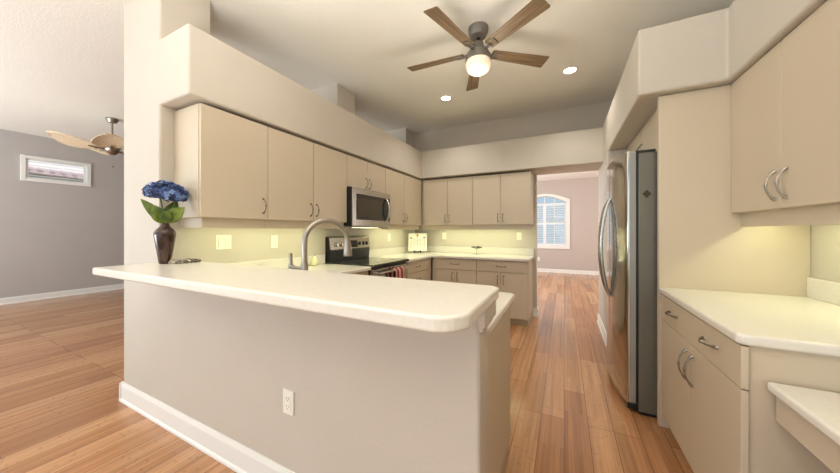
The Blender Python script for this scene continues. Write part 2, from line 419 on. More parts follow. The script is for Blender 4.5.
# ------------------------------------------------------------------ windows
w = thing('window_1', 'high white transom window with louvres in the living room wall', 'window', (-8.75, (wy0 + wy1) / 2, wz0)); struct(w)
b = MB()
for a in ((wy0 - 0.045, wy0 + 0.012, wz0 - 0.045, wz1 + 0.045), (wy1 - 0.012, wy1 + 0.045, wz0 - 0.045, wz1 + 0.045)): b.box(-8.75, -8.725, *a)
for a in ((wy0 + .012, wy1 - .012, wz0 - 0.045, wz0 + 0.012), (wy0 + .012, wy1 - .012, wz1 - 0.012, wz1 + 0.045)): b.box(-8.75, -8.725, *a)
b.build('window_frame', M['trim'], w, 0.004)
b = MB()
for y0, y1, z0, z1 in ((wy0, wy0 + 0.045, wz0, wz1), (wy1 - 0.045, wy1, wz0, wz1), (wy0 + .045, wy1 - .045, wz0, wz0 + 0.035), (wy0 + .045, wy1 - .045, wz1 - 0.035, wz1)):
    b.box(-8.79, -8.752, y0, y1, z0, z1)
for i in range(5):
    z = wz0 + 0.072 + i * 0.0615
    b.prism([(-8.806, z + 0.004), (-8.806, z + 0.010), (-8.748, z - 0.004), (-8.748, z - 0.010)], wy0 + 0.045, wy1 - 0.045, 'y')
b.build('shutter', M['shutter'], w)
box('pane', M['glass'], -8.872, -8.866, wy0, wy1, wz0, wz1, w)

w = thing('window_2', 'arched white window with plantation shutters in the far room', 'window', ((ax0 + ax1) / 2, ay, az0)); struct(w)
def arch_ring(x0, x1, z0, zs, rise, t, y0, y1, n=16):
    b = MB()
    def curve(off):
        pts = [(x0 - off, z0 - off)]
        for i in range(n + 1):
            u = i / n; pts.append((x0 - off + (x1 - x0 + 2 * off) * u, zs + off * 0.8 + (rise) * math.sin(math.pi * u)))
        pts.append((x1 + off, z0 - off)); return pts
    I, O = curve(0), curve(t)
    vi = [[b.bm.verts.new((p[0], y, p[1])) for p in I] for y in (y0, y1)]; vo = [[b.bm.verts.new((p[0], y, p[1])) for p in O] for y in (y0, y1)]
    m_ = len(I)
    for i in range(m_):
        j = (i + 1) % m_
        b.bm.faces.new((vi[0][i], vi[0][j], vo[0][j], vo[0][i])); b.bm.faces.new((vi[1][i], vo[1][i], vo[1][j], vi[1][j]))
        b.bm.faces.new((vo[0][i], vo[0][j], vo[1][j], vo[1][i])); b.bm.faces.new((vi[0][i], vi[1][i], vi[1][j], vi[0][j]))
    return b
arch_ring(ax0, ax1, az0, 2.16, 0.2, 0.10, ay - 0.03, ay).build('window_frame', M['trim'], w, 0.006)
b = MB()
stiles = [ax0, ax0 + 0.05, (ax0 + ax1) / 2 - 0.04, (ax0 + ax1) / 2 + 0.04, ax1 - 0.05, ax1]
for i in (0, 2, 4): b.box(stiles[i], stiles[i + 1], ay + 0.03, ay + 0.06, az0, 2.14)
for x0, x1 in ((stiles[1], stiles[2]), (stiles[3], stiles[4])):
    for z0, z1 in ((az0, az0 + 0.06), (1.48, 1.54), (2.06, 2.14)): b.box(x0, x1, ay + 0.03, ay + 0.06, z0, z1)
    for k in range(17):
        z = az0 + 0.10 + k * 0.0715
        if abs(z - 1.51) < 0.05: continue
        b.prism([(ay + 0.01, z + 0.008), (ay + 0.016, z + 0.014), (ay + 0.076, z - 0.008), (ay + 0.070, z - 0.014)], x0, x1, 'x')
b.build('shutter', M['shutter'], w)
MB().prism(arch(ax0, ax1, az0, 2.16, 0.2), ay + 0.11, ay + 0.115, 'y').build('pane', M['glass'], w)
b = MB().box((ax0 + ax1) / 2 - 0.012, (ax0 + ax1) / 2 + 0.012, ay + 0.085, ay + 0.11, az0, 2.35).box(ax0, ax1, ay + 0.085, ay + 0.11, 1.62, 1.65)
for q in (0.27, 0.73): b.box(ax0 + (ax1 - ax0) * q - 0.01, ax0 + (ax1 - ax0) * q + 0.01, ay + 0.085, ay + 0.11, az0, 2.29)
b.box(ax0, ax1, ay + 0.085, ay + 0.11, 2.11, 2.14)
b.build('glazing_bars', M['trim'], w)

# outside: neighbour's tiled roof seen through the transom, ground
struct(box('ground_outside', M['lawn'], -30, 12, -14, 26, -0.4, -0.3))
nb = thing('neighbour_house', 'white house with pinkish tiled roof and added sky backing seen through the high transom window', 'house', (-16, 3.0, -0.3))
box('wall', M['stucco'], -17.0, -14.2, -2, 12, -0.3, 3.0, nb)
b = MB()
for i in range(60):
    y = -2.3 + i * 0.24
    b.tube([(-13.8 - 0.3 * k, y, 3.0 + 0.055 * k) for k in range(6)], 0.075, 8)
b.prism([(-13.75, 2.95), (-15.4, 3.27), (-17.0, 2.95)], -2.4, 12.2, 'y')
b.build('roof', M['rooftile'], nb)
box('white_sky_backing', M['stucco'], -18.5, -15.3, -2, 12, 3.0, 7.0, nb)  # white slab added behind the roof, stands in for bright sky
nb.rotation_euler = (0, 0, R(12))

# ------------------------------------------------------------------ cabinet kit
def mapper(face, f):
    if face == '+X': return lambda s, d, z: (f + d, s, z)
    if face == '-X': return lambda s, d, z: (f - d, s, z)
    if face == '-Y': return lambda s, d, z: (s, f - d, z)
    return lambda s, d, z: (s, f + d, z)
def mbox(b, mp, s0, s1, d0, d1, z0, z1):
    p, q = mp(s0, d0, z0), mp(s1, d1, z1)
    b.box(min(p[0], q[0]), max(p[0], q[0]), min(p[1], q[1]), max(p[1], q[1]), z0, z1); return b
def handle(mp, s, z, parent, vertical=True, L=0.115, m=None, name='handle'):
    b = MB(); n = 15; pts = []; rs = []
    for i in range(n):
        t = -1 + 2 * i / (n - 1); a = abs(t)
        d = 0.030 * (1 - a ** 2.2) + 0.004
        r = 0.0040 + (0.0034 if a > 0.8 else 0) + 0.0034 * max(0, math.cos(t * 9.5)) * (1 if a < 0.45 else 0)
        along = t * L / 2
        pts.append(mp(s, d, z + along) if vertical else mp(s + along, d, z)); rs.append(r)
    b.tube(pts, rs, 8)
    for t in (-1, 1):
        c = mp(s, 0, z + t * L / 2 * 0.97) if vertical else mp(s + t * L / 2 * 0.97, 0, z)
        c2 = mp(s, 0.007, z + t * L / 2 * 0.97) if vertical else mp(s + t * L / 2 * 0.97, 0.007, z)
        b.tube([c, c2], [0.0085, 0.006], 10)
    return b.build(name, m or M['pewter'], parent)
def cabinet(name, label, face, f, s0, s1, z0, z1, depth, fronts, group=None, rail=None, toe=None, cat='cabinet', filler=None, hm=None, hollow=False):
    """fronts: (kind, s0, s1, z0, z1, [(hs, hz, vertical, L)])"""
    mp = mapper(face, f)
    base = mp((s0 + s1) / 2, -depth / 2, (0 if toe else z0))
    t = thing(name, label, cat, base, group)
    b = MB()
    if hollow:
        mbox(b, mp, s0, s0 + 0.018, -depth, -0.024, z0, z1); mbox(b, mp, s1 - 0.018, s1, -depth, -0.024, z0, z1)
        mbox(b, mp, s0 + 0.018, s1 - 0.018, -depth, -0.021, z0, z0 + 0.018); mbox(b, mp, s0 + 0.018, s1 - 0.018, -0.039, -0.021, z0 + 0.018, z1)
    else: mbox(b, mp, s0, s1, -depth, -0.024, z0, z1)
    if filler: mbox(b, mp, filler[0], filler[1], -0.021, -0.003, z0, z1)
    b.build('carcass', M['cab'], t, 0.0015)
    for kind, a0, a1, c0, c1, hs in fronts:
        b = MB(); mbox(b, mp, a0 + 0.0022, a1 - 0.0022, -0.0205, 0, c0 + 0.0022, c1 - 0.0022)
        d = b.build(kind, M['cab'], t, 0.0025)
        for h in hs: handle(mp, h[0], h[1], d, h[2], h[3] if len(h) > 3 else 0.115, m=hm)
    if rail:
        b = MB(); mbox(b, mp, s0 + (0.0 if len(rail) < 3 else rail[2]), s1, -0.045 - 0.02, -0.045, rail[0], rail[1])
        if len(rail) >= 3: mbox(b, mp, s0 + rail[2], s0 + rail[2] + 0.02, -depth, -0.065, rail[0], rail[1])
        b.build('light_rail', M['cab'], t, 0.002)
    if toe:
        b = MB(); mbox(b, mp, s0, s1, -depth, -0.095, 0, toe); b.build('toe_kick', M['toe'], t)
    return t

# --- wall cabinets, left run (face +X)
UX, UZ0, UZ1 = -2.10, 1.37, 2.11
GU = 'wall cabinets of the left run'
ud = UX - KX - 0.002
def pair(s0, sm, s1, z0, z1, off=0.035, hz=0.105, L=0.115):
    return [('door', s0, sm, z0, z1, [(sm - off, z0 + hz, True, L)]), ('door', sm, s1, z0, z1, [(sm + off, z0 + hz, True, L)])]
cabinet('wall_cabinet', 'single door beige wall cabinet beside the column, at the near end of left run', '+X', UX, 1.04, 1.516, UZ0, UZ1, ud,
        [('door', 1.04, 1.516, UZ0, UZ1, [(1.516 - 0.04, UZ0 + 0.105, True)])], GU, rail=(1.302, UZ0, 0.03))
cabinet('wall_cabinet', 'two door beige wall cabinet just left of the microwave', '+X', UX, 1.516, 2.448, UZ0, UZ1, ud,
        pair(1.516, 1.981, 2.448, UZ0, UZ1), GU, rail=(1.302, UZ0))
cabinet('wall_cabinet', 'short two door beige wall cabinet directly above the microwave', '+X', UX, 2.448, 3.20, 1.766, UZ1, ud,
        pair(2.448, 2.812, 3.20, 1.766, UZ1, hz=0.075), GU)
cabinet('wall_cabinet', 'two door beige wall cabinet between the microwave and the back corner', '+X', UX, 3.20, 4.276, UZ0, UZ1, ud,
        pair(3.20, 3.706, 4.235, UZ0, UZ1), GU, rail=(1.302, UZ0), filler=(4.235, 4.276))
# --- wall cabinets, back run (face -Y)
GB = 'wall cabinets of the back run'
UY = 4.28
cabinet('wall_cabinet', 'two door beige wall cabinet on the back wall, in the corner above the recipe plaque', '-Y', UY, -2.098, -1.243, UZ0, UZ1, BY - UY - 0.002,
        pair(-2.065, -1.65, -1.243, UZ0, UZ1), GB, rail=(1.302, UZ0))
cabinet('wall_cabinet', 'two door beige wall cabinet on the back wall, next to the passage opening', '-Y', UY, -1.243, -0.411, UZ0, UZ1, BY - UY - 0.002,
        pair(-1.243, -0.830, -0.411, UZ0, UZ1), GB, rail=(1.302, UZ0))

# --- base cabinets, left run and back run
LXF, BYF, CT = -1.81, 4.04, 0.914
ctb = CT - 0.038
cabinet('base_cabinet', 'beige base cabinet left of the range, mostly hidden behind the breakfast bar', '+X', LXF, 1.83, 2.443, 0.10, ctb, LXF - KX - 0.002,
        [('drawer', 1.83, 2.443, 0.715, ctb - 0.006, [(2.14, 0.79, False)]), ('door', 1.83, 2.137, 0.10, 0.715, [(2.10, 0.61, True)]), ('door', 2.137, 2.443, 0.10, 0.715, [(2.17, 0.61, True)])], toe=0.10)
dz = [0.10, 0.34, 0.53, 0.715, ctb - 0.006]
cabinet('base_cabinet', 'beige drawer base cabinet right of the range beside the inner corner', '+X', LXF, 3.206, 4.018, 0.10, ctb, LXF - KX - 0.002,
        [('drawer', 3.206, 3.93, dz[i], dz[i + 1], [(3.57, (dz[i] + dz[i + 1]) / 2, False)]) for i in range(4)], toe=0.10, filler=(3.93, 4.018))
def basefronts(s0, sm, s1):
    return [('drawer', s0, s1, 0.715, ctb - 0.006, [((s0 + s1) / 2, 0.795, False, 0.125)]),
            ('door', s0, sm, 0.10, 0.715, [(sm - 0.04, 0.61, True)]), ('door', sm, s1, 0.10, 0.715, [(sm + 0.04, 0.61, True)])]
GBB = 'base cabinets of the back run'
cabinet('base_cabinet', 'beige base cabinet with one drawer over two doors, on the back wall near the corner', '-Y', BYF, -1.80, -1.118, 0.10, ctb, BY - BYF - 0.002,
        basefronts(-1.77, -1.44, -1.118), GBB, toe=0.10, filler=(-1.80, -1.77))
cabinet('base_cabinet', 'beige base cabinet with one drawer over two doors, next to the passage opening', '-Y', BYF, -1.118, -0.428, 0.10, ctb, BY - BYF - 0.002,
        basefronts(-1.118, -0.779, -0.428), GBB, toe=0.10)
# --- peninsula base cabinet (fronts on the kitchen side)
PYF = 1.745
cabinet('sink_cabinet', 'beige sink base cabinet behind the half wall, its plain end panel towards the aisle', '+Y', PYF, -1.805, -0.277, 0.10, ctb, PYF - 1.073,
        [('door', -1.80, -1.29, 0.10, ctb - .006, [(-1.33, 0.75, True)]), ('door', -1.29, -0.79, 0.10, ctb - .006, [(-1.25, 0.75, True)]),
         ('drawer', -0.79, -0.279, 0.715, ctb - .006, [(-0.53, 0.79, False)]), ('door', -0.79, -0.279, 0.10, 0.715, [(-0.74, 0.61, True)])], toe=0.10, hollow=True)

# --- worktops
SK = (-1.62, -1.02, 1.27, 1.66)
def worktop(name, label, polys, z, splash=(), bevel=0.012, th=0.038, base=None):
    t = thing(name, label, 'worktop', base)
    b = MB()
    for p in polys: b.prism(p, z - th, z)
    bmesh.ops.remove_doubles(b.bm, verts=b.bm.verts, dist=1e-5)
    # drop the inner walls of abutting pieces
    seen = {}
    for f in list(b.bm.faces):
        k = tuple(sorted(v.index for v in f.verts)); seen.setdefault(k, []).append(f)
    b.build('slab', M['counter'], t, bevel, 3)
    if splash:
        b = MB()
        for s in splash: b.box(*s)
        b.build('backsplash', M['counter'], t, 0.004)
    return t
CF = -1.775
wt = thing('worktop', 'cream worktop around the faucet, lower than the breakfast bar', 'worktop', (-2.0, 1.6, ctb))
def slab_poly(name, poly, holes, z0, z1, parent, bevel=0.01):
    """flat slab outline with optional rectangular hole, one clean mesh"""
    b = MB(); bm = b.bm
    ov = [bm.verts.new((x, y, z1)) for x, y in poly]
    es = [bm.edges.new((ov[i], ov[(i + 1) % len(ov)])) for i in range(len(ov))]
    for h in holes:
        hv = [bm.verts.new((x, y, z1)) for x, y in h]
        es += [bm.edges.new((hv[i], hv[(i + 1) % len(hv)])) for i in range(len(hv))]
    bmesh.ops.triangle_fill(bm, use_beauty=True, use_dissolve=True, edges=es)
    for f in bm.faces:
        if f.normal.z < 0: f.normal_flip()
    r = bmesh.ops.extrude_face_region(bm, geom=list(bm.faces))
    for v in r['geom']:
        if isinstance(v, bmesh.types.BMVert): v.co.z = z0
    return b.build(name, M['counter'], parent, bevel, 3)
hole = [[(SK[0], SK[2]), (SK[1], SK[2]), (SK[1], SK[3]), (SK[0], SK[3])]]
def arc(cx, cy, r, a0, a1, n=6):
    return [(cx + r * math.cos(R(a0 + (a1 - a0) * i / n)), cy + r * math.sin(R(a0 + (a1 - a0) * i / n))) for i in range(n + 1)]
slab_poly('slab', [(KX + 0.002, 1.073), (-0.257, 1.073), (-0.257, 1.755), (-0.277, 1.78), (CF, 1.78), (CF, 2.445), (KX + 0.002, 2.445)], hole, ctb, CT, wt)
MB().box(KX + 0.002, KX + 0.02, 1.12, 2.445, CT, CT + 0.105).build('backsplash', M['counter'], wt, 0.004)
sb = MB(); x0, x1, y0, y1 = SK
sb.box(x0, x1, y0, y1, CT - 0.205, CT - 0.195).box(x0, x0 + 0.006, y0, y1, CT - 0.195, CT - 0.004).box(x1 - 0.006, x1, y0, y1, CT - 0.195, CT - 0.004)
sb.box(x0 + .006, x1 - .006, y0, y0 + 0.006, CT - 0.195, CT - 0.004).box(x0 + .006, x1 - .006, y1 - 0.006, y1, CT - 0.195, CT - 0.004)
sb.build('sink_bowl', M['steel'], wt)
wt2 = thing('worktop', 'cream L-shaped worktop right of the range and along the back wall', 'worktop', (-1.6, 4.3, ctb))
BF = 4.0
slab_poly('slab', [(KX + 0.002, 3.205), (CF, 3.205), (CF, BF), (-0.43, BF), (-0.40, BF + 0.03), (-0.40, BY - 0.002), (KX + 0.002, BY - 0.002)], [], ctb, CT, wt2)
MB().box(KX + 0.002, KX + 0.02, 3.205, BY - 0.002, CT, CT + 0.105).box(KX + 0.02, -0.405, BY - 0.02, BY - 0.002, CT, CT + 0.105).build('backsplash', M['counter'], wt2, 0.004)

# --- breakfast bar
bt = thing('breakfast_bar', 'long cream bar top with a rounded corner on the half wall', 'bar', (-1.3, 0.9, 1.028))
BZ0, BZ1, BX = 1.030, 1.072, -0.215
poly = [(-2.392, 0.64), (-2.412, 0.66), (-2.412, FY - 0.002), (KX + 0.001, FY - 0.002), (KX + 0.001, 1.115), (BX - 0.025, 1.115), (BX, 1.09)]
poly += [(p[0], p[1]) for p in arc(BX - 0.085, 0.645 + 0.085, 0.085, 0, -90, 8)]
slab_poly('bar_top', poly, [], BZ0, BZ1, bt, 0.013)

# --- right side: tall panel, cabinets, worktop, desk
PY = 2.40
RF = 0.564
tp = MB().box(0.556, RX - 0.002, PY, PY + 0.04, 0.0, 2.165).build('tall_panel', M['cab'], None, 0.002, origin=(0.9, PY, 0))
tag(tp, 'tall beige side panel between the refrigerator and the right worktop', 'panel')
cabinet('wall_cabinet', 'two door beige wall cabinet above the refrigerator, mostly hidden', '-X', 0.60, 2.45, 3.77, 1.86, 2.165, RX - 0.602,
        [('door', 2.45, 3.11, 1.86, 2.165, [(3.07, 1.965, True)]), ('door', 3.11, 3.77, 1.86, 2.165, [(3.15, 1.965, True)])])
cabinet('wall_cabinet', 'large beige wall cabinet with two shiny handles above the right worktop', '-X', 0.90, 1.49, PY - 0.001, 1.385, 2.165, RX - 0.902,
        [('door', 1.945, PY - 0.001, 1.385, 2.165, [(1.945 + 0.04, 1.497, True, 0.138)]), ('door', 1.49, 1.945, 1.385, 2.165, [(1.945 - 0.04, 1.497, True, 0.138)])],
        rail=(1.305, 1.385), hm=M['nickel'])
cabinet('wall_cabinet', 'beige wall cabinet nearest the camera on the right wall', '-X', 0.90, 0.58, 1.488, 1.385, 2.165, RX - 0.902,
        [('door', 1.035, 1.488, 1.385, 2.165, [(1.075, 1.497, True, 0.138)]), ('door', 0.58, 1.035, 1.385, 2.165, [(0.995, 1.497, True, 0.138)])], rail=(1.305, 1.385), hm=M['nickel'])
EY = 1.445
cabinet('base_cabinet', 'beige base cabinet with a wide two handle drawer over two doors beside the refrigerator', '-X', RF, EY, PY - 0.002, 0.10, ctb, RX - RF - 0.002,
        [('drawer', EY - 0.015, PY - 0.03, 0.715, ctb - 0.004, [(2.14, 0.80, False, 0.125), (1.67, 0.80, False, 0.125)]),
         ('door', 1.90, PY - 0.03, 0.10, 0.715, [(1.94, 0.595, True, 0.15)]), ('door', EY - 0.015, 1.90, 0.10, 0.715, [(1.86, 0.595, True, 0.15)])], toe=0.10)
wt3 = thing('worktop', 'cream worktop on the right, beside the tall panel and above the desk', 'worktop', (0.9, 1.9, ctb))
slab_poly('slab', [(0.552, PY - 0.001), (0.552, 1.442), (0.562, 1.424), (0.582, 1.42), (RX - 0.002, 1.42), (RX - 0.002, PY - 0.001)], [], ctb, CT, wt3)
MB().box(RX - 0.02, RX - 0.002, 1.42, PY - 0.001, CT, CT + 0.11).build('backsplash', M['counter'], wt3, 0.004)
dk = thing('desk', 'low cream built-in desk top at the lower right, against the base cabinet end', 'desk', (0.9, 0.9, 0))
slab_poly('desk_top', [(0.625, EY - 0.016), (0.625, 0.3), (RX - 0.002, 0.3), (RX - 0.002, EY - 0.016)], [], 0.730, 0.763, dk, 0.009)
MB().box(0.648, 0.668, 0.34, EY - 0.016, 0.630, 0.730).build('apron', M['cab'], dk, 0.002)
MB().box(0.66, RX - 0.002, 0.31, 0.34, 0, 0.730).build('end_panel', M['cab'], dk, 0.002)

# ------------------------------------------------------------------ appliances
# refrigerator
fr = thing('refrigerator', 'stainless steel side by side refrigerator with curved doors and grey side', 'refrigerator', (0.8, 2.93, 0))
FY0, FY1 = 2.475, 3.385
MB().box(0.462, 1.19, FY0, FY1, 0.025, 1.822).build('body', M['steel_dark'], fr, 0.006)
MB().box(0.47, 1.15, FY0 + 0.02, FY1 - 0.02, 0.0, 0.025).build('base', M['black'], fr)
def front_x(y):
    t = (y - FY0) / (FY1 - FY0) * 2 - 1
    return 0.338 + 0.052 * t * t
def fdoor(y0, y1, nm):
    pts = [(0.448, y0), (front_x(y0) + 0.012, y0), (front_x(y0) + 0.003, y0 + 0.006)]
    n = 12
    for i in range(1, n): y = y0 + 0.012 + (y1 - y0 - 0.024) * i / n; pts.append((front_x(y), y))
    pts += [(front_x(y1) + 0.003, y1 - 0.006), (front_x(y1) + 0.012, y1), (0.448, y1)]
    b = MB().prism(pts, 0.075, 1.842); b.round = True
    return b.build(nm, M['steel_door'], fr, 0.004)
ys = 2.862
d1 = fdoor(FY0, ys - 0.003, 'door'); d2 = fdoor(ys + 0.003, FY1, 'door')
MB().box(0.448, 0.462, FY0 + 0.01, FY1 - 0.01, 0.08, 1.815).build('door_gasket', M['black'], fr)
MB().box(0.40, 0.50, FY0 + 0.01, FY1 - 0.01, 0.03, 0.07).build('kick_grille', M['black'], fr, 0.004)
MB().box(0.43, 0.56, FY0 + 0.01, FY0 + 0.06, 1.822, 1.842).build('hinge_cover', M['black'], fr, 0.004)
MB().box(0.410, 0.447, FY0 - 0.0015, FY0 + 0.0005, 0.085, 1.835).build('door_edge', M['door_edge'], d1)
def fhandle(y, dr):
    b = MB(); pts = []
    for i in range(21):
        t = -1 + 2 * i / 20
        pts.append((0.335 - 0.066 * (1 - t * t) ** 0.75 + 0.004, y, 1.145 + 0.40 * t))
    b.tube(pts, [0.015 if abs(i - 10) < 9 else 0.012 for i in range(21)], 10, up=(0, 1, 0))
    b.build('handle', M['steel'], dr)
fhandle(ys - 0.045, d1); fhandle(ys + 0.045, d2)
bd = MB().lathe([(0.019, -0.0016), (0.019, 0.002), (0, 0.0025)], (front_x(2.68) - 0.002, 2.68, 1.765), 18, 'x').build('badge', M['nickel'], d1)
mg = MB().prism([(0.482, 1.535), (0.508, 1.564), (0.534, 1.535), (0.508, 1.506)], FY0 - 0.004, FY0, 'y').build('fridge_magnet', M['darkpick'], None, 0.001, origin=(0.508, FY0, 1.506))
tag(mg, 'small dark diamond magnet on the grey side of the refrigerator', 'magnet')

# range
rg = thing('kitchen_range', 'stainless steel electric range with black glass cooktop under the microwave', 'range', (-2.1, 2.825, 0))
Y0, Y1 = 2.448, 3.202
MB().box(-2.42, -1.80, Y0, Y1, 0.03, 0.90).build('body', M['black'], rg, 0.003)
MB().box(-2.425, -1.745, Y0, Y1, 0.90, 0.930).build('cooktop', M['blackglass'], rg, 0.006)
dr = MB().box(-1.80, -1.765, Y0 + 0.004, Y1 - 0.004, 0.235, 0.875).build('oven_door', M['steel'], rg, 0.005)
MB().box(-1.7655, -1.762, Y0 + 0.10, Y1 - 0.10, 0.40, 0.74).build('oven_window', M['blackglass'], dr, 0.002)
b = MB().tube([(-1.715, Y0 + 0.05, 0.835), (-1.712, Y0 + 0.12, 0.838), (-1.708, (Y0 + Y1) / 2, 0.84), (-1.712, Y1 - 0.12, 0.838), (-1.715, Y1 - 0.05, 0.835)], 0.013, 10)
for y in (Y0 + 0.075, Y1 - 0.075): b.tube([(-1.766, y, 0.835), (-1.715, y, 0.836)], 0.011, 8)
b.build('handle', M['steel'], dr)
MB().box(-1.80, -1.768, Y0 + 0.004, Y1 - 0.004, 0.05, 0.228).build('drawer', M['steel'], rg, 0.005)
bgd = MB().prism([(-2.425, 0.93), (-2.355, 0.93), (-2.345, 1.05), (-2.365, 1.20), (-2.405, 1.215), (-2.425, 1.205)], Y0 + 0.012, Y1 - 0.012, 'y').build('backguard', M['black'], rg, 0.004)
def on_panel(z, off=0.0): return -2.345 - (z - 1.05) / 0.135 * 0.02 + off
b = MB().prism([(on_panel(1.065, 0.0), 1.065), (on_panel(1.065, 0.006), 1.065), (on_panel(1.20, 0.006), 1.20), (-2.40, 1.222), (-2.424, 1.217), (-2.424, 1.210), (-2.40, 1.213)], Y0 + 0.012, Y1 - 0.012, 'y')
b.build('control_panel', M['steel'], bgd, 0.002)
b = MB().prism([(on_panel(1.08, 0.005), 1.08), (on_panel(1.08, 0.009), 1.08), (on_panel(1.165, 0.009), 1.165), (on_panel(1.165, 0.005), 1.165)], 2.74, 2.935, 'y')
b.build('display', M['blackglass'], bgd)
for y, mm in ((2.555, 'plastic'), (2.635, 'plastic'), (2.985, 'black'), (3.055, 'black'), (3.125, 'black')):
    k = MB().lathe([(0.026, 0.0), (0.025, 0.006), (0.019, 0.010), (0.017, 0.026), (0, 0.028)], (on_panel(1.122, 0.005), y, 1.122), 18, 'x').build('knob', M['black' if mm == 'black' else 'steel'], bgd)
    MB().box(on_panel(1.122, 0.03), on_panel(1.122, 0.036), y - 0.0035, y + 0.0035, 1.104, 1.14).build('pointer', M['plastic'], k)
for x, y, r in ((-2.22, 2.64, 0.085), (-2.22, 3.02, 0.105), (-1.95, 2.64, 0.11), (-1.95, 3.02, 0.08)):
    n = 36; b = MB()
    A = [b.bm.verts.new((x + r * math.cos(2 * math.pi * i / n), y + r * math.sin(2 * math.pi * i / n), 0.9306)) for i in range(n)]
    B2 = [b.bm.verts.new((x + (r - .004) * math.cos(2 * math.pi * i / n), y + (r - .004) * math.sin(2 * math.pi * i / n), 0.9306)) for i in range(n)]
    for i in range(n): b.bm.faces.new((A[i], A[(i + 1) % n], B2[(i + 1) % n], B2[i]))
    b.build('burner_ring', M['slot'], rg)
# towel over the oven handle
P = []
for i in range(19):
    row = []
    t = i / 18
    for j in range(15):
        u = j / 14; y = 2.79 + 0.17 * u
        rip = 0.007 * math.sin(u * 15) + 0.003 * math.sin(u * 31)
        if t < 0.5:
            z = 0.858 - (0.5 - t) * 2 * 0.20; x = -1.742 + rip * (0.5 - t)
            z = min(z, 0.855)
        else:
            z = 0.858 - (t - 0.5) * 2 * 0.26 ; x = -1.688 + rip * (t - 0.4) * 2
        if abs(t - 0.5) < 0.03: x = -1.713; z = 0.862
        row.append((x, y + 0.01 * math.sin(t * 5) * (u - 0.5), z))
    P.append(row)
tw = MB().grid(P).build('dish_towel', M['towel'], None, origin=(-1.70, 2.9, 0.60), solid=0.006)
tag(tw, 'red and white striped dish towel hanging on the oven door handle', 'towel')

# microwave
mw = thing('microwave', 'stainless steel over-the-range microwave with a dark door window', 'microwave', (-2.25, 2.825, 1.325))
MB().box(KX + 0.005, -2.037, Y0 + 0.002, Y1 - 0.004, 1.335, 1.758).build('case', M['black'], mw, 0.003)
md = MB().box(-2.037, -2.022, Y0 + 0.002, Y1 - 0.004, 1.335, 1.755).build('door', M['steel'], mw, 0.004)
MB().box(-2.0225, -2.0185, Y0 + 0.062, Y1 - 0.022, 1.405, 1.69).build('black_surround', M['blackglass'], md, 0.002)
MB().box(-2.019, -2.0165, Y0 + 0.078, Y0 + 0.545, 1.435, 1.645).build('door_window', M['mwglass'], md, 0.001)
b = MB(); pts = []
for i in range(13):
    t = -1 + i / 6; pts.append((-2.018 + 0.050 * (1 - t * t) ** 0.6, Y1 - 0.115, 1.545 + 0.135 * t))
b.tube(pts, 0.013, 10, up=(0, 1, 0)); b.build('handle', M['steel'], md)
MB().box(-2.40, -2.05, Y0 + 0.02, Y1 - 0.02, 1.322, 1.335).build('bottom_vent', M['steel_dark'], mw, 0.002)
MB().box(-2.20, -2.08, Y0 + 0.2, Y1 - 0.2, 1.318, 1.323).build('task_lamp', M['undercab'], mw)

# ------------------------------------------------------------------ faucet
fx, fy = -1.326, 1.185
fc = thing('kitchen_faucet', 'tall brushed nickel gooseneck faucet with pull down spray head behind the bar', 'faucet', (fx, fy, CT + 0.0005))
MB().lathe([(0.030, 0), (0.030, 0.006), (0.025, 0.010), (0.024, 0.012)], (fx, fy, CT + 0.0005), 24).build('base_flange', M['nickel'], fc)
MB().lathe([(0.0235, 0), (0.0225, 0.02), (0.0205, 0.16), (0.0165, 0.175)], (fx, fy, CT + 0.01), 24).build('body', M['nickel'], fc)
dx, dy = 0.46, 0.888                     # spout direction in plan
pts = [(fx, fy, CT + 0.17), (fx, fy, CT + 0.24), (fx, fy, CT + 0.28)]
rad = 0.128
for i in range(1, 17):
    a = math.pi * (1 - i / 16.0 * 0.98)
    h = rad + rad * math.cos(a)
    pts.append((fx + dx * h, fy + dy * h, CT + 0.302 + rad * math.sin(a)))
MB().tube(pts, 0.0155, 14, up=(0.888, -0.46, 0)).build('gooseneck', M['nickel'], fc)
e0, e1 = Vector(pts[-2]), Vector(pts[-1]); dv = Vector((0.02, 0.03, -1)).normalized()
MB().tube([e1, e1 + dv * 0.02, e1 + dv * 0.085, e1 + dv * 0.10], [0.017, 0.0205, 0.0265, 0.0255], 18).build('spray_head', M['nickel'], fc)
hx, hy_ = fx - 0.118, fy + 0.004
hl = MB().tube([(fx, fy, 1.068), (fx - 0.045, fy + 0.002, 1.064), (fx - 0.085, fy + 0.003, 1.066), (hx, hy_, 1.072)], [0.012, 0.010, 0.010, 0.014], 12).build('lever_arm', M['nickel'], fc)
MB().lathe([(0.016, 0), (0.015, 0.012), (0.011, 0.03), (0.0095, 0.075), (0.011, 0.085), (0, 0.088)], (hx, hy_, 1.062), 16).build('handle', M['nickel'], hl)

